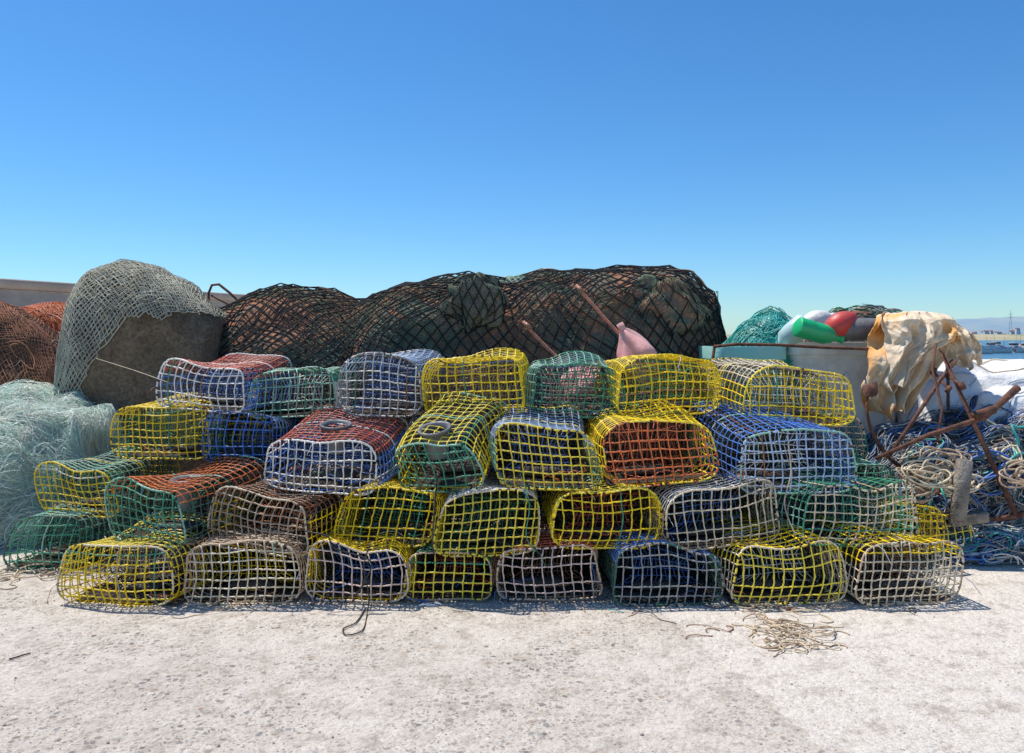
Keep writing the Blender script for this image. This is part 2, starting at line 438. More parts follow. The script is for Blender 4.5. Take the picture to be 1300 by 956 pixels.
M['bagwhite'] = simple('white_sacking', (.80, .78, .75), (.66, .65, .64), scale=5, rough=.8, bump=.5, bscale=35)
M['canvas'] = netmat('tan_canvas', [(.20, .13, .075), (.30, .205, .13), (.17, .11, .065)], 3, 90, dark=.3)
M['n_rust'] = simple('rust_net_twine', (.48, .21, .11), (.22, .11, .07), scale=4, rough=.9, bump=0)
M['n_black'] = simple('tarred_twine', (.010, .010, .011), (.022, .02, .018), scale=4, rough=.9, bump=0)
M['n_green'] = simple('green_net_twine', (.24, .29, .18), (.14, .17, .11), scale=4, rough=.9, bump=0)
M['n_cream'] = simple('cream_net_twine', (.60, .56, .43), (.40, .37, .28), scale=6, rough=.9, bump=0)
M['n_sand'] = simple('sand_net_twine', (.42, .37, .28), (.26, .22, .17), scale=6, rough=.9, bump=0)
# long central mound
mk = [(228,633,.25),(232,470,.35),(252,430,.42),(285,396,.55),(330,376,.65),(385,368,.7),(430,375,.7),(462,388,.62),(500,366,.7),(555,352,.75),(600,354,.75),(650,366,.7),(700,353,.75),(760,345,.78),(830,343,.75),(868,350,.7),(892,370,.65),(903,400,.6),(905,460,.55),(899,633,.5)]
b = MB(); Md = Mound(mk, 6.3, amp=.07, freq=1.9, seed=2, e=.75, fold=.006)
Md.surf(b, 'nm_brown', 200, 80)
Md.net(b, 150, 64, .0018, 'n_rust', .010, seed=5, jit=.25, wob=.05, t1=2.3, pred=lambda u, t: noise.noise(Vector((u*7, t*2, 9))) > .05)
Md.net(b, 130, 60, .0020, 'n_green', .012, seed=8, jit=.3, wob=.08, t1=2.2, pred=lambda u, t: noise.noise(Vector((u*9, t*2, 4))) > -.05)
Md.net(b, 76, 34, .0052, 'n_black', .028, seed=3, jit=.07, wob=.05, t1=2.8, sides=5)
Md.tangle(b, 22, 1.2, .004, ['rust', 'black', 'darkgreen', 'n_rust'], seed=4, off=.03)
b.obj('fishing_net_mound')
def ball(name, px, py, Y, rx, ry, rz, mat, net=None, seed=1, amp=.03, cell=16, r=.003, net2=None):
    b = MB(); c = W(px, py, Y)
    def S(th, ph, o=0):
        d = Vector((math.cos(th)*math.sin(ph), math.sin(th)*math.sin(ph), math.cos(ph)))
        q = 1+noise.noise(d*2.2+Vector((seed, 0, 0)))*amp/.1
        return c+Vector((d.x*(rx*q+o), d.y*(ry*q+o), d.z*(rz*q+o)))
    b.grid([[S(2*math.pi*i/48, math.pi*j/24) for j in range(25)] for i in range(49)], mat)
    for nk, ce, r_, of in ((net, cell, r, .006), (net2, cell//3, .0045, .014)):
        if not nk: continue
        for i in range(ce*2):
            b.tube([S(2*math.pi*(i+j*.5)/(ce*2), math.pi*j/ce, of) for j in range(ce+1)], r_, nk, 4, cap=False)
            b.tube([S(2*math.pi*(i-j*.5)/(ce*2), math.pi*j/ce, of) for j in range(ce+1)], r_, nk, 4, cap=False)
    return b.obj(name)
ball('net_bundle', 602, 384, 5.74, .20, .07, .18, 'nm_grey', 'n_green', 3, .05, 24, .0018, 'n_black')
ball('net_bundle', 668, 364, 6.3, .24, .3, .09, 'nm_grey', 'mint', 5, .02, 16, .0030)
ball('net_bundle', 835, 402, 5.82, .34, .12, .25, 'nm_brown', 'n_green', 9, .04, 26, .002, 'n_black')
# left hump with pale net
b = MB()
mk = [(120,640,.4),(117,500,.42),(114,400,.44),(116,362,.42),(132,342,.44),(160,334,.46),(200,342,.46),(238,364,.44),(264,388,.42),(280,404,.4),(286,470,.38),(284,640,.35)]
Lh = Mound(mk, 5.9, amp=.03, freq=2.0, seed=6, e=.62, fold=.006)
Lh.surf(b, 'canvas', 110, 60)
ex_ = [W(q, 0, 5.9).x for q in (100, 125, 146, 160, 180, 210, 245, 290)]
ez_ = [W(0, q, 5.7).z for q in (560, 540, 510, 455, 424, 410, 402, 408)]
def pr(u, t):
    p = Lh.raw(u, t)
    return p.y > 5.9 or p.z > np.interp(p.x, ex_, ez_)+.06*noise.noise(Vector((p.x*5, p.z*5, 0)))
Lh.net(b, 124, 66, .0044, 'n_cream', .018, seed=11, jit=.10, wob=.03, pred=pr)
Lh.net(b, 100, 56, .0020, 'n_cream', .030, seed=12, jit=.2, wob=.06, pred=pr)
b.obj('fishing_net_mound')
b = MB()
L2 = Mound([(-150,640,.5),(-140,400,.6),(-60,378,.7),(0,388,.7),(34,400,.65),(66,422,.55),(88,450,.5),(100,520,.45),(100,640,.4)], 6.6, amp=.06, freq=2.4, seed=8, e=.75, fold=.01)
L2.surf(b, 'nm_dark', 80, 50); L2.net(b, 110, 70, .003, 'n_rust', .015, seed=3, jit=.25, wob=.06); L2.tangle(b, 40, 1.4, .006, ['rust', 'black', 'n_rust'], seed=9, off=.03)
b.obj('fishing_net_mound')
b = MB()
L3 = Mound([(20,600,.4),(24,420,.5),(46,392,.6),(76,386,.6),(116,392,.6),(146,430,.5),(156,600,.4)], 7.6, amp=.06, freq=2.4, seed=10, e=.75)
L3.surf(b, 'nm_rust', 60, 40); L3.net(b, 80, 54, .003, 'orange', .015, seed=6, jit=.3, wob=.06)
b.obj('fishing_net_mound')
# pale mint monofilament nets, spilling to the ground
b = MB()
T1 = Mound([(-190,690,.5),(-170,540,.7),(-100,502,.85),(-20,504,.9),(40,510,.85),(90,516,.75),(130,534,.6),(146,580,.5),(150,665,.4)], 5.35, amp=.10, freq=3.4, seed=12, e=1.0, fold=.018)
T1.surf(b, 'nm_teal', 110, 60)
T1.tangle(b, 4200, .9, .0013, ['tealwhite', 'tealwhite', 'tealwhite', 'nm_teal', 'white'], seed=2, off=.05, t0=.03, t1=2.0, step=.04, sides=3)
T1.net(b, 150, 80, .0011, 'tealwhite', .02, seed=4, jit=.4, wob=.1, sides=3, t1=2.2)
T1.net(b, 120, 60, .0011, 'tealwhite', .045, seed=14, jit=.5, wob=.14, sides=3, t1=2.2)
b.obj('monofilament_net_heap')
b = MB()
pts = [W(264, 430, 7.2), W(265, 372, 7.2), W(269, 362, 7.2), W(278, 361, 7.2), W(292, 372, 7.2), W(304, 384, 7.2), W(306, 430, 7.2)]
pts = [pts[0]-Vector((0, 0, 1.15))]+pts+[pts[-1]-Vector((0, 0, 1.15))]
b.tube(pts, .012, 'rustmetal', 8); b.tube([W(268, 375, 7.2), W(300, 392, 7.25)], .009, 'rustmetal', 6)
b.obj('iron_handrail')

# ---------------------------------------------------------------- marker poles, pink buoys
M['polewood'] = simple('red_painted_pole', (.64, .24, .16), (.36, .17, .10), scale=20, rough=.7, bump=.4)
M['pinkplastic'] = simple('pink_plastic', (.82, .34, .31), (.78, .44, .38), scale=5, rough=.5, bump=.15)
def pole(p0, p1, r=.011):
    b = MB(); n = 12
    b.tube([Vector(p0).lerp(Vector(p1), i/n)+Vector((0, 0, -.02*math.sin(math.pi*i/n))) for i in range(n+1)], [r*(1-.1*i/n) for i in range(n+1)], 'polewood', 8)
    d = (Vector(p1)-Vector(p0)).normalized()
    b.tube([Vector(p0)+d*.02, Vector(p0)+d*.07], r*1.35, 'rust', 8)
    return b
pb = pole(W(731, 362, 5.15), W(842, 478, 5.0)); pb.obj('marker_pole')
pb = pole(W(664, 408, 5.05), W(728, 470, 4.98)); pb.obj('marker_pole')
def buoy(name, c, ax, L, r, k, k2='black'):
    b = MB(); ax = Vector(ax).normalized(); prof = []
    for i in range(17):
        t = i/16; prof.append((max(.001, r*math.sin(math.pi*t)**.62), (t-.5)*L))
    b.lathe(prof, k, c, ax, 28)
    b.lathe([(r*.34, L*.42), (r*.34, L*.52), (r*.30, L*.56), (r*.14, L*.56), (r*.12, L*.5)], k2, c, ax, 18)
    c = Vector(c); e = c+ax*L*.6; o = ax.orthogonal().normalized()
    b.tube([e+ax*(.25*r*math.cos(q*math.pi/5))+o*(.25*r*math.sin(q*math.pi/5)) for q in range(10)], r*.07, k2, 6, closed=True)
    return b.obj(name)
def limp(name, c, ax, L, r, k, seed):
    b = MB(); ax = Vector(ax).normalized(); a = ax.orthogonal().normalized(); q_ = ax.cross(a); P = []
    for i in range(64):
        th = 2*math.pi*i/64; row = []
        for j in range(31):
            t = j/30; rad = r*(math.sin(math.pi*min(1, .04+t*.96))**.6)*(1-.45*t)*(1+.18*math.sin(th*4+t*3+seed)+.30*noise.noise(Vector((math.cos(th)*1.8, math.sin(th)*1.8, t*3+seed))))
            row.append(Vector(c)+ax*(t-.5)*L+(a*math.cos(th)+q_*math.sin(th))*rad)
        P.append(row)
    b.grid(P, k, closed_u=True)
    e = Vector(c)+ax*L*.5; b.tube([e-ax*.03, e+ax*.03], r*.16, k, 10)
    return b.obj(name)
limp('pink_buoy', W(808, 450, 4.95), (-.55, 0, 1), .38, .14, 'pinkplastic', 1)
limp('pink_buoy', W(750, 490, 4.96), (.8, -.2, .6), .46, .17, 'pinkplastic', 4)

# ---------------------------------------------------------------- right-hand gear pile
M['tubmint'] = simple('mint_plastic', (.30, .68, .58), (.40, .66, .56), scale=6, rough=.5)
M['tubwhite'] = simple('white_plastic', (.80, .80, .75), (.60, .58, .52), scale=8, rough=.5)
def tub(name, px0, px1, ytop, Y, dep, k):
    b = MB(); p0 = W(px0, ytop, Y); p1 = W(px1, ytop, Y); H = p0.z; w = (p1.x-p0.x)/2; cx = (p0.x+p1.x)/2; cy = Y+dep/2; dd = dep/2
    def ring(x, y, z, n=8, r=.07):
        out = []
        for (sx, sy, a0) in ((1, -1, -90), (1, 1, 0), (-1, 1, 90), (-1, -1, 180)):
            for q in range(n+1):
                a = math.radians(a0+90*q/n); out.append(Vector((cx+sx*(x-r)+r*math.cos(a), cy+sy*(y-r)+r*math.sin(a), z)))
        return out
    rows = [ring(w*.86, dd*.86, .12), ring(w*.9, dd*.9, .14), ring(w*.955, dd*.955, H-.09), ring(w*1.0, dd*1.0, H-.085), ring(w, dd, H-.01), ring(w*.99, dd*.99, H), ring(w*.93, dd*.93, H), ring(w*.92, dd*.92, H-.03), ring(w*.84, dd*.84, .17)]
    P = [[rows[j][i] for j in range(len(rows))] for i in range(len(rows[0]))]
    b.grid(P, k, closed_u=True)
    base = len(b.v); b.v += rows[0]; b.f.append(tuple(base+i for i in range(len(rows[0])))); b.m.append(b.mi(k))
    base = len(b.v); b.v += rows[-1]; b.f.append(tuple(base+i for i in reversed(range(len(rows[0]))))); b.m.append(b.mi(k))
    for q in range(-2, 3):
        b.box((cx+q*w*.36, cy-dd*.93, H*.52), (.03, .05, H*.62), k, bev=.008)
    for sx in (-1, 1):
        b.box((cx+sx*w*.6, cy, .065), (.14, dep*.8, .11), k, bev=.01)
    o = b.obj(name); autosmooth(o); return o
tub('fish_tub', 908, 1002, 440, 5.25, .8, 'tubmint')
tub('fish_tub', 1004, 1150, 434, 5.3, .9, 'tubwhite')
b = MB()
C1 = Mound([(918,470,.2),(922,436,.25),(944,414,.3),(978,400,.3),(1002,412,.3),(1014,445,.28),(1016,470,.2)], 5.6, amp=.05, freq=5, seed=20, e=.8)
C1.surf(b, 'teal', 40, 30); C1.net(b, 50, 36, .003, 'teal', .015, seed=3, jit=.3, wob=.1); C1.tangle(b, 160, .6, .0035, ['teal', 'mint', 'teal', 'teal'], seed=4, off=.03)
b.obj('teal_net_bundle')
b = MB()
C2 = Mound([(1010,500,.2),(1012,425,.3),(1050,410,.3),(1062,398,.3),(1100,394,.3),(1138,402,.3),(1160,425,.3),(1165,500,.2)], 5.78, amp=.04, freq=5, seed=22, e=.8)
C2.surf(b, 'nm_dark', 50, 30); C2.tangle(b, 260, .8, .0045, ['darkgreen', 'green', 'beige', 'bluegrey', 'cream', 'white'], seed=5, off=.03)
b.obj('rope_heap')
M['greenplastic'] = simple('green_plastic', (.01, .52, .17), (.03, .40, .16), scale=8, rough=.4, bump=.1)
M['redplastic'] = simple('red_plastic', (.66, .04, .035), (.50, .08, .06), scale=8, rough=.45, bump=.1)
M['greyplas'] = simple('clear_plastic', (.55, .70, .68), (.45, .60, .58), scale=5, rough=.3, bump=.05)
M['jacket'] = simple('orange_oilskin', (.84, .37, .08), (.76, .58, .38), scale=3.4, rough=.7, bump=.6, bscale=22, lo=.40, hi=.56)
M['jacket2'] = simple('cream_oilskin', (.76, .60, .42), (.84, .42, .12), scale=4, rough=.7, bump=.6, bscale=22, lo=.54, hi=.64)
b = MB()
b.lathe([(0, -.15), (.05, -.15), (.064, -.14), (.066, -.05), (.062, -.03), (.066, -.01), (.064, .05), (.045, .10), (.022, .125), (.022, .15), (.026, .15), (.026, .175), (0, .176)], 'greenplastic', W(1038, 422, 5.15), (.9, .1, -.25), 28)
o = b.obj('green_bottle'); autosmooth(o)
b = MB()
b.lathe([(0, -.13), (.06, -.13), (.075, -.11), (.078, 0), (.07, .06), (.03, .10), (.025, .13), (.03, .13), (.03, .15), (0, .15)], 'greyplas', W(1006, 424, 5.35), (-.5, .2, -.5), 28)
o = b.obj('plastic_jug'); autosmooth(o)
buoy('red_buoy', W(1066, 413, 5.2), (-.75, 0, -.5), .26, .083, 'redplastic', 'redplastic')
b = MB()
b.lathe([(.0, -.17), (.045, -.17), (.06, -.15), (.072, -.10), (.074, 0), (.07, .10), (.055, .13), (.045, .13), (.04, .10), (0, .10)], 'ringgrey', W(1094, 418, 5.18), (1, -.2, .02), 24)
b.obj('black_float')
buoy('white_buoy', W(1036, 408, 5.5), (1, 0, .3), .24, .075, 'tubwhite', 'tubwhite')
b = MB()
b.tube([W(906, 440, 5.05), W(935, 437, 5.0), (W(990, 438, 4.98)), W(1045, 441, 4.98), W(1100, 443, 5.0), W(1150, 440, 5.0), W(1205, 437, 5.0)], .010, 'rustmetal', 8)
b.tube([W(907, 440, 5.05), W(903, 470, 5.08), Vector((W(903, 470, 5.1).x, 5.1, 0))], .010, 'rustmetal', 8)
b.tube([W(1204, 437, 5.0), Vector((W(1208, 470, 5.0).x, 5.05, 0))], .010, 'rustmetal', 8)
b.obj('iron_rail')
def cloth(outline, Y, k, folds, seed, fa=.05, thick=.005):
    b = MB(); nv = 100; nu = 100; rows = []
    A_ = np.array(outline, float); tt = np.linspace(0, 1, len(outline))
    for i in range(nv+1):
        v = i/nv; l, r, y, d0 = [np.interp(v, tt, A_[:, q]) for q in range(4)]; row = []
        for j in range(nu+1):
            u = j/nu; nz = noise.noise(Vector((u*2.2, v*2.4, seed)))
            s_ = math.sin(u*folds*6.28+nz*6+v*1.5); s_ = math.copysign(abs(s_)**.6, s_)
            f = s_*(.3+.7*v)*fa+noise.noise(Vector((u*7, v*6, seed+5)))*.05+abs(noise.noise(Vector((u*14, v*9, seed+9))))*.035
            p = W(l+(r-l)*(u+.03*nz), y+(12*noise.noise(Vector((u*4, seed, 0))))*(v*v+.25), Y+d0)
            row.append(Vector((p.x+.014*noise.noise(Vector((u*3, v*8, seed+2))), Y+d0-.07*math.sin(math.pi*u)+f, p.z)))
        rows.append(row)
    b.grid(rows, k); o = b.obj('cloth')
    md = o.modifiers.new('s', 'SOLIDIFY'); md.thickness = thick
    return o
J = bpy.data.objects.new('oilskin_jacket', None); scene.collection.objects.link(J)
for nm, ol, k, fo, sd_, Yk, fa in [
   ('body', [(1120,1184,399,.45),(1116,1196,399,.22),(1110,1208,404,.06),(1104,1208,425,-.02),(1102,1200,448,-.04),(1099,1186,468,-.05),(1096,1170,490,-.05),(1100,1156,508,-.05),(1108,1148,524,-.04)], 'jacket', 3.5, 2, 5.0, .06),
   ('lining', [(1128,1172,396,.30),(1124,1190,397,.0),(1120,1208,406,-.09),(1124,1216,420,-.11),(1128,1206,434,-.12),(1124,1174,450,-.12),(1120,1158,468,-.12),(1122,1146,490,-.12)], 'jacket2', 2.6, 5, 5.0, .05),
   ('sleeve', [(1168,1196,404,.1),(1180,1214,412,.02),(1192,1230,424,-.03),(1198,1242,438,-.05),(1202,1246,452,-.05),(1206,1240,466,-.04)], 'jacket2', 1.5, 8, 5.0, .03)]:
    o = cloth(ol, Yk, k, fo, sd_, fa); o.name = nm; o.parent = J
# net heap and white sacks
b = MB()
Hp = Mound([(1092,650,.3),(1098,590,.4),(1122,566,.45),(1170,552,.5),(1220,540,.55),(1280,532,.55),(1360,536,.55),(1430,580,.5),(1450,680,.45)], 4.95, amp=.09, freq=3.4, seed=30, e=.85, fold=.02)
Hp.surf(b, 'nm_blue', 120, 60)
Hp.tangle(b, 1500, 1.1, .0034, ['bluegrey', 'bluegrey', 'grey', 'navy', 'grey', 'white', 'beige', 'blue', 'bluegrey', 'black', 'dkbrown'], seed=6, off=.045, t0=.03, t1=1.8, curl=1.5)
Hp.net(b, 110, 70, .0022, 'bluegrey', .03, seed=7, jit=.4, wob=.12, t1=2)
Hp.tangle(b, 60, 1.5, .0070, ['cream', 'beige', 'beige', 'teal', 'grey', 'blue'], seed=16, off=.07, t0=.03, t1=1.3, curl=1.8)
b.obj('rope_and_net_heap')
b = MB()
H2 = Mound([(1160,700,.25),(1180,668,.3),(1230,650,.32),(1300,640,.32),(1380,640,.32),(1400,690,.3)], 4.62, amp=.03, freq=5, seed=33, e=.9)
H2.surf(b, 'nm_blue', 60, 30)
H2.tangle(b, 420, 1.0, .0040, ['blue', 'paleblue', 'white', 'bluegrey', 'teal', 'grey'], seed=36, off=.05, t0=.03, t1=2.0, curl=1.6)
b.obj('rope_heap')
b = MB()
for cidx, (cx, cy, rad, Y) in enumerate([(1175,598,.14,4.42),(1158,606,.11,4.42),(1190,582,.12,4.48),(1205,610,.11,4.4),(1150,622,.09,4.38),(1290,600,.11,4.32)]):
    c = W(cx, cy, Y); rr = random.Random(cidx)
    pts = []
    for q in range(130):
        a = q*.30; r_ = rad*(.65+.35*math.sin(q*.23+cidx))
        pts.append(c+Vector((math.cos(a)*r_*1.15+.05*noise.noise(Vector((q*.12, cidx, 0))), -.07+math.sin(a)*r_*.35+.03*noise.noise(Vector((q*.25, cidx, 5))), math.sin(a)*r_*.5+.08*noise.noise(Vector((q*.11, cidx, 9))))))
    b.tube(pts, [.0050+.0010*(q % 2) for q in range(130)], 'cream' if cidx % 3 == 0 else 'beige', 6)
b.obj('rope_coil')
b = MB()
Bg = Mound([(1138,600,.15),(1141,530,.25),(1150,492,.35),(1180,468,.42),(1230,459,.46),(1290,462,.46),(1350,470,.42),(1400,500,.35),(1410,600,.2)], 5.35, amp=.06, freq=3.5, seed=40, e=.8, fold=.014)
Bg.surf(b, 'bagwhite', 160, 90)
Bg.tangle(b, 14, 2.2, .005, ['white', 'paleblue', 'cream', 'bluegrey'], seed=3, off=.012, t0=.6, t1=1.6, curl=.5)
b.obj('white_sack')
b = MB()
Bg2 = Mound([(1218,600,.12),(1222,520,.2),(1240,500,.26),(1280,492,.3),(1330,496,.3),(1370,530,.24),(1380,600,.15)], 5.0, amp=.05, freq=5, seed=44, e=.8, fold=.012)
Bg2.surf(b, 'bagwhite', 90, 60); Bg2.tangle(b, 20, 1, .004, ['bluegrey', 'paleblue', 'navy'], seed=8, off=.012, t0=.3, t1=1.6)
b.obj('white_sack')
def anchor(head, tip, stock_dir, Ls, r=.013):
    b = MB(); head = Vector(head); tip = Vector(tip); d = (tip-head).normalized(); sd = Vector(stock_dir).normalized()
    b.tube([head, head.lerp(tip, .5), tip], [r*1.1, r, r*.9], 'rustmetal', 8)
    b.tube([tip+d*.03*math.cos(a*math.pi/6)+sd*.03*math.sin(a*math.pi/6) for a in range(12)], .006, 'rustmetal', 6, closed=True)
    s0 = head.lerp(tip, .82); b.tube([s0-sd*Ls*.5, s0, s0+sd*Ls*.5], r*.7, 'rustmetal', 8)
    b.tube([s0+sd*Ls*.5-d*.02, s0+sd*Ls*.5+d*.02], r*1.3, 'rustmetal', 8); b.tube([s0-sd*Ls*.5-d*.02, s0-sd*Ls*.5+d*.02], r*1.3, 'rustmetal', 8)
    fd = d.cross(sd).normalized()
    for s_ in (-1, 1):
        pts = [head+fd*s_*.32*math.sin(q/8*1.5)+d*.24*(1-math.cos(q/8*1.5)) for q in range(9)]
        b.tube(pts, [r*1.2*(1-.5*q/8) for q in range(9)], 'rustmetal', 8)
        e = pts[-1]; b.lathe([(0, -.07), (.045, -.02), (.04, .01), (0, .07)], 'rustmetal', e, d, 6)
    return b.obj('rusty_anchor')
anchor(W(1290, 655, 4.30), W(1196, 448, 4.65), (.3, .9, .1), .4)
anchor(W(1128, 580, 4.50), W(1208, 462, 4.75), (.2, .9, .3), .3, .011)
b = MB()
b.tube([W(1112, 582, 4.4), W(1180, 552, 4.42), W(1250, 530, 4.42), W(1292, 492, 4.45)], [.011, .013, .016, .022], 'rustmetal', 8)
b.tube([W(1236, 528, 4.41), W(1262, 520, 4.41)], .024, 'rustmetal', 8)
b.obj('iron_bar')
b = MB()
b.tube([W(1188, 436, 4.75), W(1184, 470, 4.7), W(1196, 520, 4.55), W(1190, 560, 4.46)], .008, 'rustmetal', 8)
b.obj('iron_hook')
M['oldwood'] = simple('weathered_wood', (.30, .26, .21), (.16, .13, .10), scale=14, rough=.9, bump=.8, bscale=60)
b = MB()
p = W(1220, 622, 4.28)
b.box(p, (.075, .05, .33), 'oldwood', rot=Matrix.Rotation(math.radians(14), 3, 'Y') @ Matrix.Rotation(math.radians(-12), 3, 'X'), bev=.006)
b.box(p+Vector((.03, -.02, -.15)), (.2, .045, .06), 'oldwood', rot=Matrix.Rotation(math.radians(-8), 3, 'Y'), bev=.006)
b.obj('wooden_post')

# ---------------------------------------------------------------- loose rope on ground and traps
def loose(name, px0, px1, py0, py1, n, L, r, ks, seed, hgt=.02):
    b = MB(); rr = random.Random(seed)
    for _ in range(n):
        p = G(rr.uniform(px0, px1), rr.uniform(py0, py1)); a = rr.uniform(0, 6.28); da = 0; pts = []; z = rr.uniform(.3, 1)*hgt
        for q in range(int(L*rr.uniform(.4, 1.3)/.012)):
            da = da*.88+rr.uniform(-.3, .3); a += da
            p = p+Vector((math.cos(a)*.012, math.sin(a)*.012, 0))
            pts.append(Vector((p.x, p.y, r+max(0, z*math.sin(q*.25)))))
        if len(pts) > 2: b.tube(pts, r*rr.uniform(.6, 1.2), rr.choice(ks), 5)
    return b.obj(name)
loose('rope_scrap', 975, 1035, 790, 818, 44, .24, .0030, ['beige', 'cream', 'cream', 'beige'], 1)
loose('rope_scrap', 885, 950, 800, 810, 5, .2, .0025, ['beige', 'rust'], 2, .004)
loose('rope_scrap', 14, 66, 712, 736, 20, .35, .004, ['beige', 'cream'], 3)
loose('rope_scrap', 250, 340, 762, 776, 14, .3, .0025, ['cream', 'beige', 'white'], 4)
loose('rope_scrap', 900, 1060, 768, 778, 16, .3, .003, ['beige', 'cream', 'rust'], 5)
loose('rope_scrap', 536, 560, 764, 772, 8, .12, .0025, ['blue', 'paleblue'], 6)
loose('rope_scrap', 1150, 1210, 762, 784, 6, .3, .0025, ['paleblue', 'white', 'black'], 7)
loose('rope_scrap', 0, 30, 835, 839, 1, .2, .004, ['black'], 8, .002)
loose('rope_scrap', 700, 800, 764, 780, 12, .2, .002, ['teal', 'black', 'beige'], 9)
def sm(ps, n=6):
    ps = [Vector(p) for p in ps]; out = []
    for i in range(len(ps)-1):
        a, b_, c, d = ps[max(i-1, 0)], ps[i], ps[i+1], ps[min(i+2, len(ps)-1)]
        for q in range(n):
            t = q/n; out.append(.5*((2*b_)+(c-a)*t+(2*a-5*b_+4*c-d)*t*t+(3*b_-a-3*c+d)*t**3))
    return out+[ps[-1]]
b = MB()
b.tube(sm([W(398,628,3.70), W(402,650,3.66), W(385,672,3.60), W(415,680,3.58), W(425,696,3.57), W(470,712,3.56), W(462,740,3.55), W(452,755,3.55)]), .0035, 'black', 6)
b.tube(sm([W(470,690,3.60), W(462,720,3.56), W(468,755,3.53), G(466,780,.006), G(460,800,.006), G(440,806,.006), G(436,798,.006), G(452,790,.006), G(464,772,.006)]), .003, 'dkbrown', 6)
b.tube(sm([W(556,600,3.74), W(552,640,3.66), W(549,690,3.63), W(552,705,3.62)]), .0035, 'black', 6)
b.tube(sm([W(330,605,3.78), W(345,625,3.72), W(380,628,3.70), W(430,622,3.72), W(470,600,3.76), W(486,560,3.8)]), .003, 'black', 6)
b.tube(sm([W(150,700,3.58), W(148,730,3.56), W(152,760,3.55), W(140,772,3.54)]), .003, 'beige', 6)
b.tube(sm([W(660,600,3.74), W(672,640,3.64), W(668,680,3.62), W(680,700,3.60)]), .0025, 'green', 6)
b.tube(sm([W(1000,560,3.78), W(1004,600,3.72), W(996,640,3.68), W(1010,680,3.62)]), .003, 'beige', 6)
b.obj('black_rope')
b = MB()
b.tube(sm([W(122,455,5.35), W(170,470,4.9), W(215,486,4.3)]), .0018, 'cream', 6)
b.obj('tether_rope')

# ---------------------------------------------------------------- ground
m, nt, bs = mat_new('aggregate_concrete')
tc = N(nt, 'ShaderNodeTexCoord')
wn = N(nt, 'ShaderNodeTexNoise', Scale=30, Detail=3); nt.links.new(tc.outputs['Object'], wn.inputs['Vector'])
wv = N(nt, 'ShaderNodeVectorMath', operation='SCALE'); wv.inputs['Scale'].default_value = .03; nt.links.new(wn.outputs['Color'], wv.inputs[0])
wa = N(nt, 'ShaderNodeVectorMath', operation='ADD'); nt.links.new(tc.outputs['Object'], wa.inputs[0]); nt.links.new(wv.outputs[0], wa.inputs[1])
def tex(t, sc, warp=False, **kw):
    n = N(nt, t, Scale=sc, **kw); nt.links.new((wa.outputs[0] if warp else tc.outputs['Object']), n.inputs['Vector']); return n
big = tex('ShaderNodeTexNoise', 1.3, Detail=7, Roughness=.7)
pat = tex('ShaderNodeTexNoise', 2.6, Detail=6, Roughness=.65)
med = tex('ShaderNodeTexNoise', 9, Detail=9, Roughness=.8)
fin = tex('ShaderNodeTexNoise', 130, Detail=4, Roughness=.7)
v1 = tex('ShaderNodeTexVoronoi', 36, True); v2 = tex('ShaderNodeTexVoronoi', 80, True)
sx = N(nt, 'ShaderNodeSeparateXYZ'); nt.links.new(tc.outputs['Object'], sx.inputs[0])
wob = N(nt, 'ShaderNodeMath', operation='MULTIPLY_ADD'); nt.links.new(med.outputs[0], wob.inputs[0]); wob.inputs[1].default_value = .10; nt.links.new(sx.outputs[0], wob.inputs[2])
ln = N(nt, 'ShaderNodeMath', operation='MULTIPLY_ADD'); nt.links.new(sx.outputs[1], ln.inputs[0]); ln.inputs[1].default_value = .22; nt.links.new(wob.outputs[0], ln.inputs[2])
mr = N(nt, 'ShaderNodeMapRange'); mr.inputs[1].default_value = 1.48; mr.inputs[2].default_value = 1.50; nt.links.new(ln.outputs[0], mr.inputs[0])
slab = mr.outputs[0]
base = mixc(nt, ramp(nt, big.outputs[0], [(.38, 0.0), (.62, 1.0)]), (.80, .715, .61), (.66, .58, .485))
base = mixc(nt, slab, base, (.84, .76, .655))
base = mixc(nt, ramp(nt, med.outputs[0], [(.38, .75), (.50, 0.0)]), base, (.46, .385, .31))
base = mixc(nt, ramp(nt, med.outputs[0], [(.54, 0.0), (.66, .6)]), base, (.88, .82, .73))
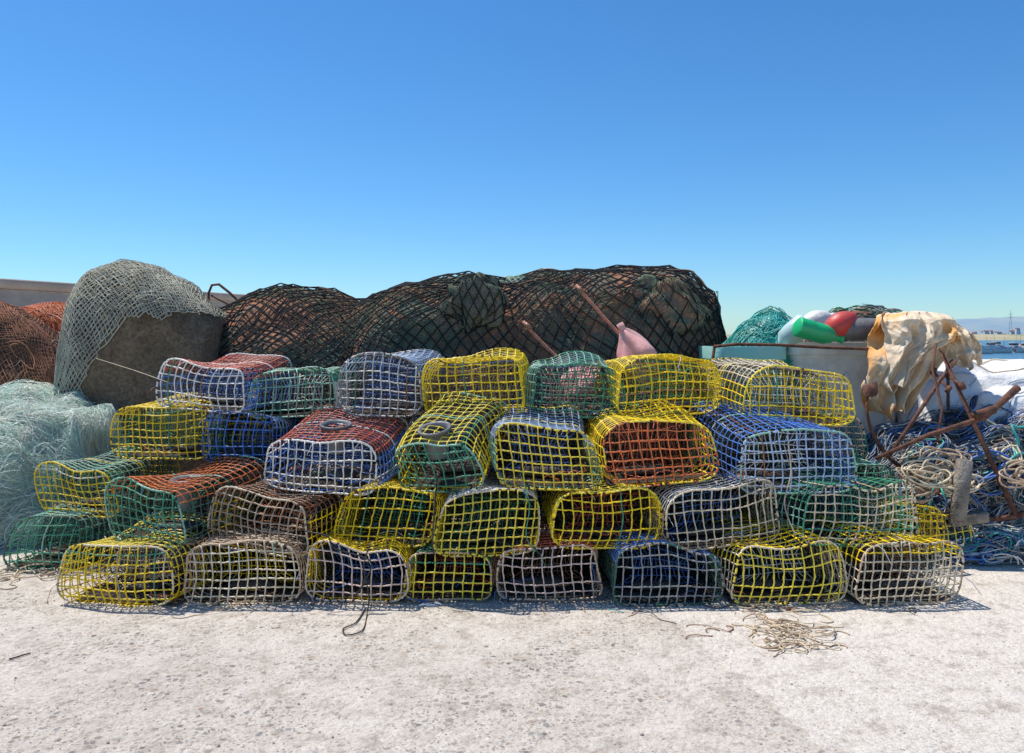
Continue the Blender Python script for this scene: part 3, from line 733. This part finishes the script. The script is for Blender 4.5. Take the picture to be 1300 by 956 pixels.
# where the skin is worn the aggregate shows
worn = ramp(nt, pat.outputs[0], [(.42, .25), (.58, 1.0)])
def pebbles(base, v, thr, sel, amt, slabk):
    sep = N(nt, 'ShaderNodeSeparateColor'); nt.links.new(v.outputs['Color'], sep.inputs[0])
    pebc = ramp(nt, sep.outputs[0], [(0.0, (.15, .14, .135)), (.25, (.40, .32, .25)), (.5, (.27, .26, .25)), (.7, (.66, .60, .52)), (.85, (.38, .25, .17)), (1.0, (.86, .80, .72))])
    m1 = N(nt, 'ShaderNodeMapRange'); m1.inputs[1].default_value = thr; m1.inputs[2].default_value = thr-.12; nt.links.new(v.outputs['Distance'], m1.inputs[0])
    m2 = N(nt, 'ShaderNodeMath', operation='GREATER_THAN'); m2.inputs[1].default_value = sel; nt.links.new(sep.outputs[1], m2.inputs[0])
    m3 = N(nt, 'ShaderNodeMath', operation='MULTIPLY'); nt.links.new(m1.outputs[0], m3.inputs[0]); nt.links.new(m2.outputs[0], m3.inputs[1])
    inv = N(nt, 'ShaderNodeMath', operation='MULTIPLY_ADD'); nt.links.new(slab, inv.inputs[0]); inv.inputs[1].default_value = -slabk; inv.inputs[2].default_value = amt
    m4 = N(nt, 'ShaderNodeMath', operation='MULTIPLY'); nt.links.new(m3.outputs[0], m4.inputs[0]); nt.links.new(inv.outputs[0], m4.inputs[1])
    m5 = N(nt, 'ShaderNodeMath', operation='MULTIPLY'); nt.links.new(m4.outputs[0], m5.inputs[0]); nt.links.new(worn, m5.inputs[1])
    return mixc(nt, m5.outputs[0], base, pebc)
c = pebbles(base, v2, .5, .40, .8, .45)
c = pebbles(c, v1, .45, .55, .95, .75)
c = mixc(nt, ramp(nt, fin.outputs[0], [(.38, .4), (.50, 0.0)]), c, (.30, .25, .20))
nt.links.new(c, bs.inputs['Base Color']); bs.inputs['Roughness'].default_value = .92; bs.inputs['Specular IOR Level'].default_value = .2
hs = N(nt, 'ShaderNodeMath', operation='MULTIPLY_ADD'); nt.links.new(v1.outputs['Distance'], hs.inputs[0]); hs.inputs[1].default_value = -1; nt.links.new(fin.outputs[0], hs.inputs[2])
hh = N(nt, 'ShaderNodeMath', operation='MULTIPLY_ADD'); nt.links.new(med.outputs[0], hh.inputs[0]); hh.inputs[1].default_value = 2; nt.links.new(hs.outputs[0], hh.inputs[2])
bp = N(nt, 'ShaderNodeBump', Strength=.75, Distance=.012); nt.links.new(hh.outputs[0], bp.inputs['Height']); nt.links.new(bp.outputs[0], bs.inputs['Normal'])
M['ground'] = m
def plane(name, x0, x1, y0, y1, z, k, skirt=0):
    b = MB(); b.v = [Vector((x0, y0, z)), Vector((x1, y0, z)), Vector((x1, y1, z)), Vector((x0, y1, z))]; b.f = [(0, 1, 2, 3)]; b.m = [b.mi(k)]
    if skirt:
        b.v += [Vector((x0, y1, z-skirt)), Vector((x1, y1, z-skirt))]; b.f.append((3, 2, 5, 4)); b.m.append(0)
    return b.obj(name, smooth=False)
plane('ground', -150, 150, -8, 44, 0, 'ground', 4)
m, nt, bs = mat_new('sea_water')
tc = N(nt, 'ShaderNodeTexCoord'); n1 = N(nt, 'ShaderNodeTexNoise', Scale=.8, Detail=5); nt.links.new(tc.outputs['Object'], n1.inputs['Vector'])
bs.inputs['Base Color'].default_value = (.05, .13, .20, 1); bs.inputs['Roughness'].default_value = .25
bp = N(nt, 'ShaderNodeBump', Strength=.6, Distance=.2); nt.links.new(n1.outputs[0], bp.inputs['Height']); nt.links.new(bp.outputs[0], bs.inputs['Normal'])
M['water'] = m
plane('water', -9000, 9000, 44.01, 14000, -1.6, 'water')
M['stone'] = simple('pebble', (.56, .49, .41), (.28, .24, .21), scale=6, rough=.9, bump=.3)
b = MB(); rr = random.Random(5)
for _ in range(5500):
    Y = 2.0+3.0*rr.random()**1.3; x = rr.uniform(-.8, .8)*Y
    if x > .3*Y and rr.random() < .5: continue
    s_ = rr.uniform(.0014, .0042)*(1.9 if rr.random() < .05 else 1)
    base = len(b.v); mm = b.mi('stone'); c = Vector((x, Y, s_*.3))
    for dx, dy, dz in ((1,0,0),(0,1,0),(-1,0,0),(0,-1,0),(0,0,.7),(0,0,-.6)):
        b.v.append(c+Vector((dx*rr.uniform(.7,1.4), dy*rr.uniform(.7,1.4), dz*rr.uniform(.6,1.1)))*s_)
    for fa in ((0,1,4),(1,2,4),(2,3,4),(3,0,4),(1,0,5),(2,1,5),(3,2,5),(0,3,5)):
        b.f.append(tuple(base+q for q in fa)); b.m.append(mm)
b.obj('gravel', smooth=False)
M['wall'] = simple('harbour_concrete', (.46, .37, .29), (.31, .25, .20), scale=1.5, rough=.9, bump=.6, bscale=12)
b = MB()
A1 = W(0, 353, 11.0); A2 = W(330, 374, 15.5)
d = Vector((A2.x-A1.x, A2.y-A1.y, 0)); H = A1.z
n_ = Vector((-d.y, d.x, 0)).normalized()
s0 = Vector((A1.x, A1.y, 0))-d*1.2; s1 = Vector((A1.x, A1.y, 0))+d*1.5
L = (s1-s0).length; ang = math.atan2(d.y, d.x); rot = Matrix.Rotation(ang, 3, 'Z')
b.box((s0+s1)/2+n_*.3+Vector((0, 0, (H-.14)/2)), (L, .5, H-.14), 'wall', rot=rot, bev=.01)
b.box((s0+s1)/2+n_*.3+Vector((0, 0, H-.07)), (L+.06, .56, .14), 'wall', rot=rot, bev=.02)
nseg = int(L/2.5)
for i in range(1, nseg):
    p = s0.lerp(s1, i/nseg); b.box(p+n_*.02+Vector((0, 0, (H-.14)/2)), (.05, .10, H-.16), 'wall', rot=rot, bev=.008)
b.obj('concrete_wall')
M['sand'] = simple('dry_shore', (.42, .36, .22), (.22, .24, .13), scale=.02, rough=1, bump=0)
M['hill'] = simple('haze_tinted_hills', (.20, .29, .36), (.26, .33, .36), scale=.004, rough=1, bump=0)  # aerial haze put into the blue-grey base colour
def ridge(name, Y, dep, x0, x1, prof, k, n=160, seed=0, z0=-1.6):
    b = MB(); P = []
    xs = [W(p_[0], 0, Y).x for p_ in prof]; hs_ = [W(0, p_[1], Y).z for p_ in prof]
    for i in range(n+1):
        x = x0+(x1-x0)*i/n; h = np.interp(x, xs, hs_)*(1+.10*noise.noise(Vector((x*12/Y, seed, 0)))+.05*noise.noise(Vector((x*60/Y, seed, 0))))
        h = max(h, z0+.5)
        P.append([Vector((x, Y, z0)), Vector((x, Y+dep*.2, h*.6)), Vector((x, Y+dep*.5, h)), Vector((x, Y+dep, z0))])
    b.grid(P, k); return b.obj(name)
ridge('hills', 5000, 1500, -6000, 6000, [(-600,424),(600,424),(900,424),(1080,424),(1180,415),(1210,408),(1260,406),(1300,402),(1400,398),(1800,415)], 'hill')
ridge('far_shore', 700, 120, -900, 900, [(-600,425),(900,425),(1200,422),(1222,417),(1250,424),(1700,425)], 'sand', seed=4)
M['bwhite'] = simple('white_render', (.75, .74, .70), (.6, .58, .54), scale=.1, rough=.9, bump=0)
M['broof'] = simple('terracotta', (.35, .15, .09), (.25, .12, .08), scale=.1, rough=.9, bump=0)
M['glass'] = simple('dark_glass', (.03, .04, .05), (.02, .03, .04), rough=.2, bump=0)
rr = random.Random(12)
for i in range(26):
    b = MB(); px_ = rr.uniform(1205, 1330); Y = 3900+rr.uniform(0, 400); z = rr.uniform(5, 45)*(px_-1180)/130
    x = W(px_, 0, Y).x; w = rr.uniform(12, 26); h = rr.uniform(7, 14)
    b.box((x, Y, z/2+h/2), (w, 12, h+z), 'bwhite'); 
    base = len(b.v); zt = z+h+.02; b.v += [Vector((x-w/2-1, Y-7, zt)), Vector((x+w/2+1, Y-7, zt)), Vector((x+w/2+1, Y+7, zt)), Vector((x-w/2-1, Y+7, zt)), Vector((x-w/2, Y, zt+4)), Vector((x+w/2, Y, zt+4))]
    for fa in ((0,1,5,4),(2,3,4,5),(0,4,3),(1,2,5),(3,2,1,0)): b.f.append(tuple(base+q for q in fa)); b.m.append(b.mi('broof'))
    for q in range(3): b.box((x-w*.3+q*w*.3, Y-6.1, z+h*.55), (w*.1, .3, h*.25), 'glass')
    b.obj('white_house', smooth=False)
def boat(px_, Y, L, mast=4, cab=True, col='bwhite', yaw=0):
    b = MB(); x = W(px_, 0, Y).x; z = -1.6; P = []
    for i in range(13):
        t = i/12; wd = .5*L*.3*(1-t**3)**.6*(.85+.15*math.sin(t*3)); sh = .75+.35*t*t
        P.append([Vector(((t-.5)*L, yy*wd, zz)) for yy, zz in ((-1, sh), (-.85, .2), (-.35, -.15), (0, -.25), (.35, -.15), (.85, .2), (1, sh))])
    b.grid(P, col)
    b.grid([[Vector((p[0].x*.98, p[0].y*.94, p[0].z-.08)), Vector((p[-1].x*.98, p[-1].y*.94, p[-1].z-.08))] for p in P], 'beige')
    b.tube([p[0] for p in P], .04, 'blue', 5); b.tube([p[-1] for p in P], .04, 'blue', 5)
    if cab:
        b.box((-.05*L, 0, 1.25), (L*.28, L*.17, .9), col, bev=.08); b.box((-.05*L, 0, 1.42), (L*.285, L*.175, .3), 'glass'); b.box((-.05*L, 0, 1.73), (L*.32, L*.2, .07), 'bwhite', bev=.02)
    b.tube([Vector((.1*L, 0, .7)), Vector((.1*L, 0, mast))], [.05, .025], 'grey', 6)
    b.tube([Vector((.1*L, 0, mast*.9)), Vector((.48*L, 0, 1.1))], .012, 'grey', 4)
    o = b.obj('fishing_boat'); o.location = (x, Y, z); o.rotation_euler = (0, 0, math.radians(yaw)); return o
for px_, Y, L, ms, cb, yw in [(1238,150,4.5,2.6,True,20),(1256,165,5,3.2,True,160),(1272,140,4.2,3,False,10),(1288,155,5.5,3.5,True,30),(1246,135,3.6,2,False,190),(1305,145,5,3,True,0),(1264,190,6,4,True,90),(1225,200,5,3.2,True,10),(1296,200,6,4,False,60),(1325,170,6,4,True,0)]:
    boat(px_, Y, L, ms, cb, yaw=yw)
b = MB(); x = W(1283, 0, 3000).x
for sx_ in (-1, 1): b.tube([Vector((x+sx_*8, 3000, 0)), Vector((x+sx_*2, 3000, 70)), Vector((x, 3000, 104))], .5, 'grey', 4)
for zz in range(5, 100, 14):
    w_ = max(.5, 8-zz*.08); b.tube([Vector((x-w_, 3000, zz)), Vector((x+w_*.85, 3000, zz+12))], .35, 'grey', 4)
for zz, ww in ((76, 11), (88, 9)): b.tube([Vector((x-ww, 3000, zz)), Vector((x+ww, 3000, zz))], .45, 'grey', 4)
b.obj('power_pylon')

# ---------------------------------------------------------------- light, sky, camera
sd = Vector((-.34, .24, .91)).normalized(); el = math.asin(sd.z); az = math.atan2(sd.x, sd.y)
sun = bpy.data.lights.new('sun', 'SUN'); sun.energy = 5.0; sun.angle = math.radians(.5); sun.color = (1, .95, .875)
so = bpy.data.objects.new('sun', sun); scene.collection.objects.link(so); so.rotation_euler = sd.to_track_quat('Z', 'Y').to_euler()
wd = bpy.data.worlds.new('World'); scene.world = wd; wd.use_nodes = True; nt = wd.node_tree
bg = nt.nodes['Background']; sky = nt.nodes.new('ShaderNodeTexSky'); sky.sky_type = 'NISHITA'; sky.sun_disc = False
sky.sun_elevation = el; sky.sun_rotation = az; sky.air_density = 1.0; sky.dust_density = .15; sky.ozone_density = 4.0; sky.altitude = 0
tint = mixc(nt, 1.0, sky.outputs[0], (.74, 1.0, 1.20), 'MULTIPLY')
hsv = nt.nodes.new('ShaderNodeHueSaturation'); hsv.inputs['Saturation'].default_value = 1.10
nt.links.new(tint, hsv.inputs['Color']); nt.links.new(hsv.outputs[0], bg.inputs[0]); bg.inputs[1].default_value = .12
cam = bpy.data.cameras.new('camera'); co = bpy.data.objects.new('camera', cam); scene.collection.objects.link(co)
co.location = (0, 0, CH); co.rotation_euler = (math.radians(90), 0, 0); cam.lens = 28; cam.sensor_width = 36; cam.shift_y = -50/1300
cam.clip_end = 30000; cam.clip_start = .05; scene.camera = co
scene.view_settings.view_transform = 'Standard'; scene.view_settings.look = 'None'; scene.view_settings.exposure = 0
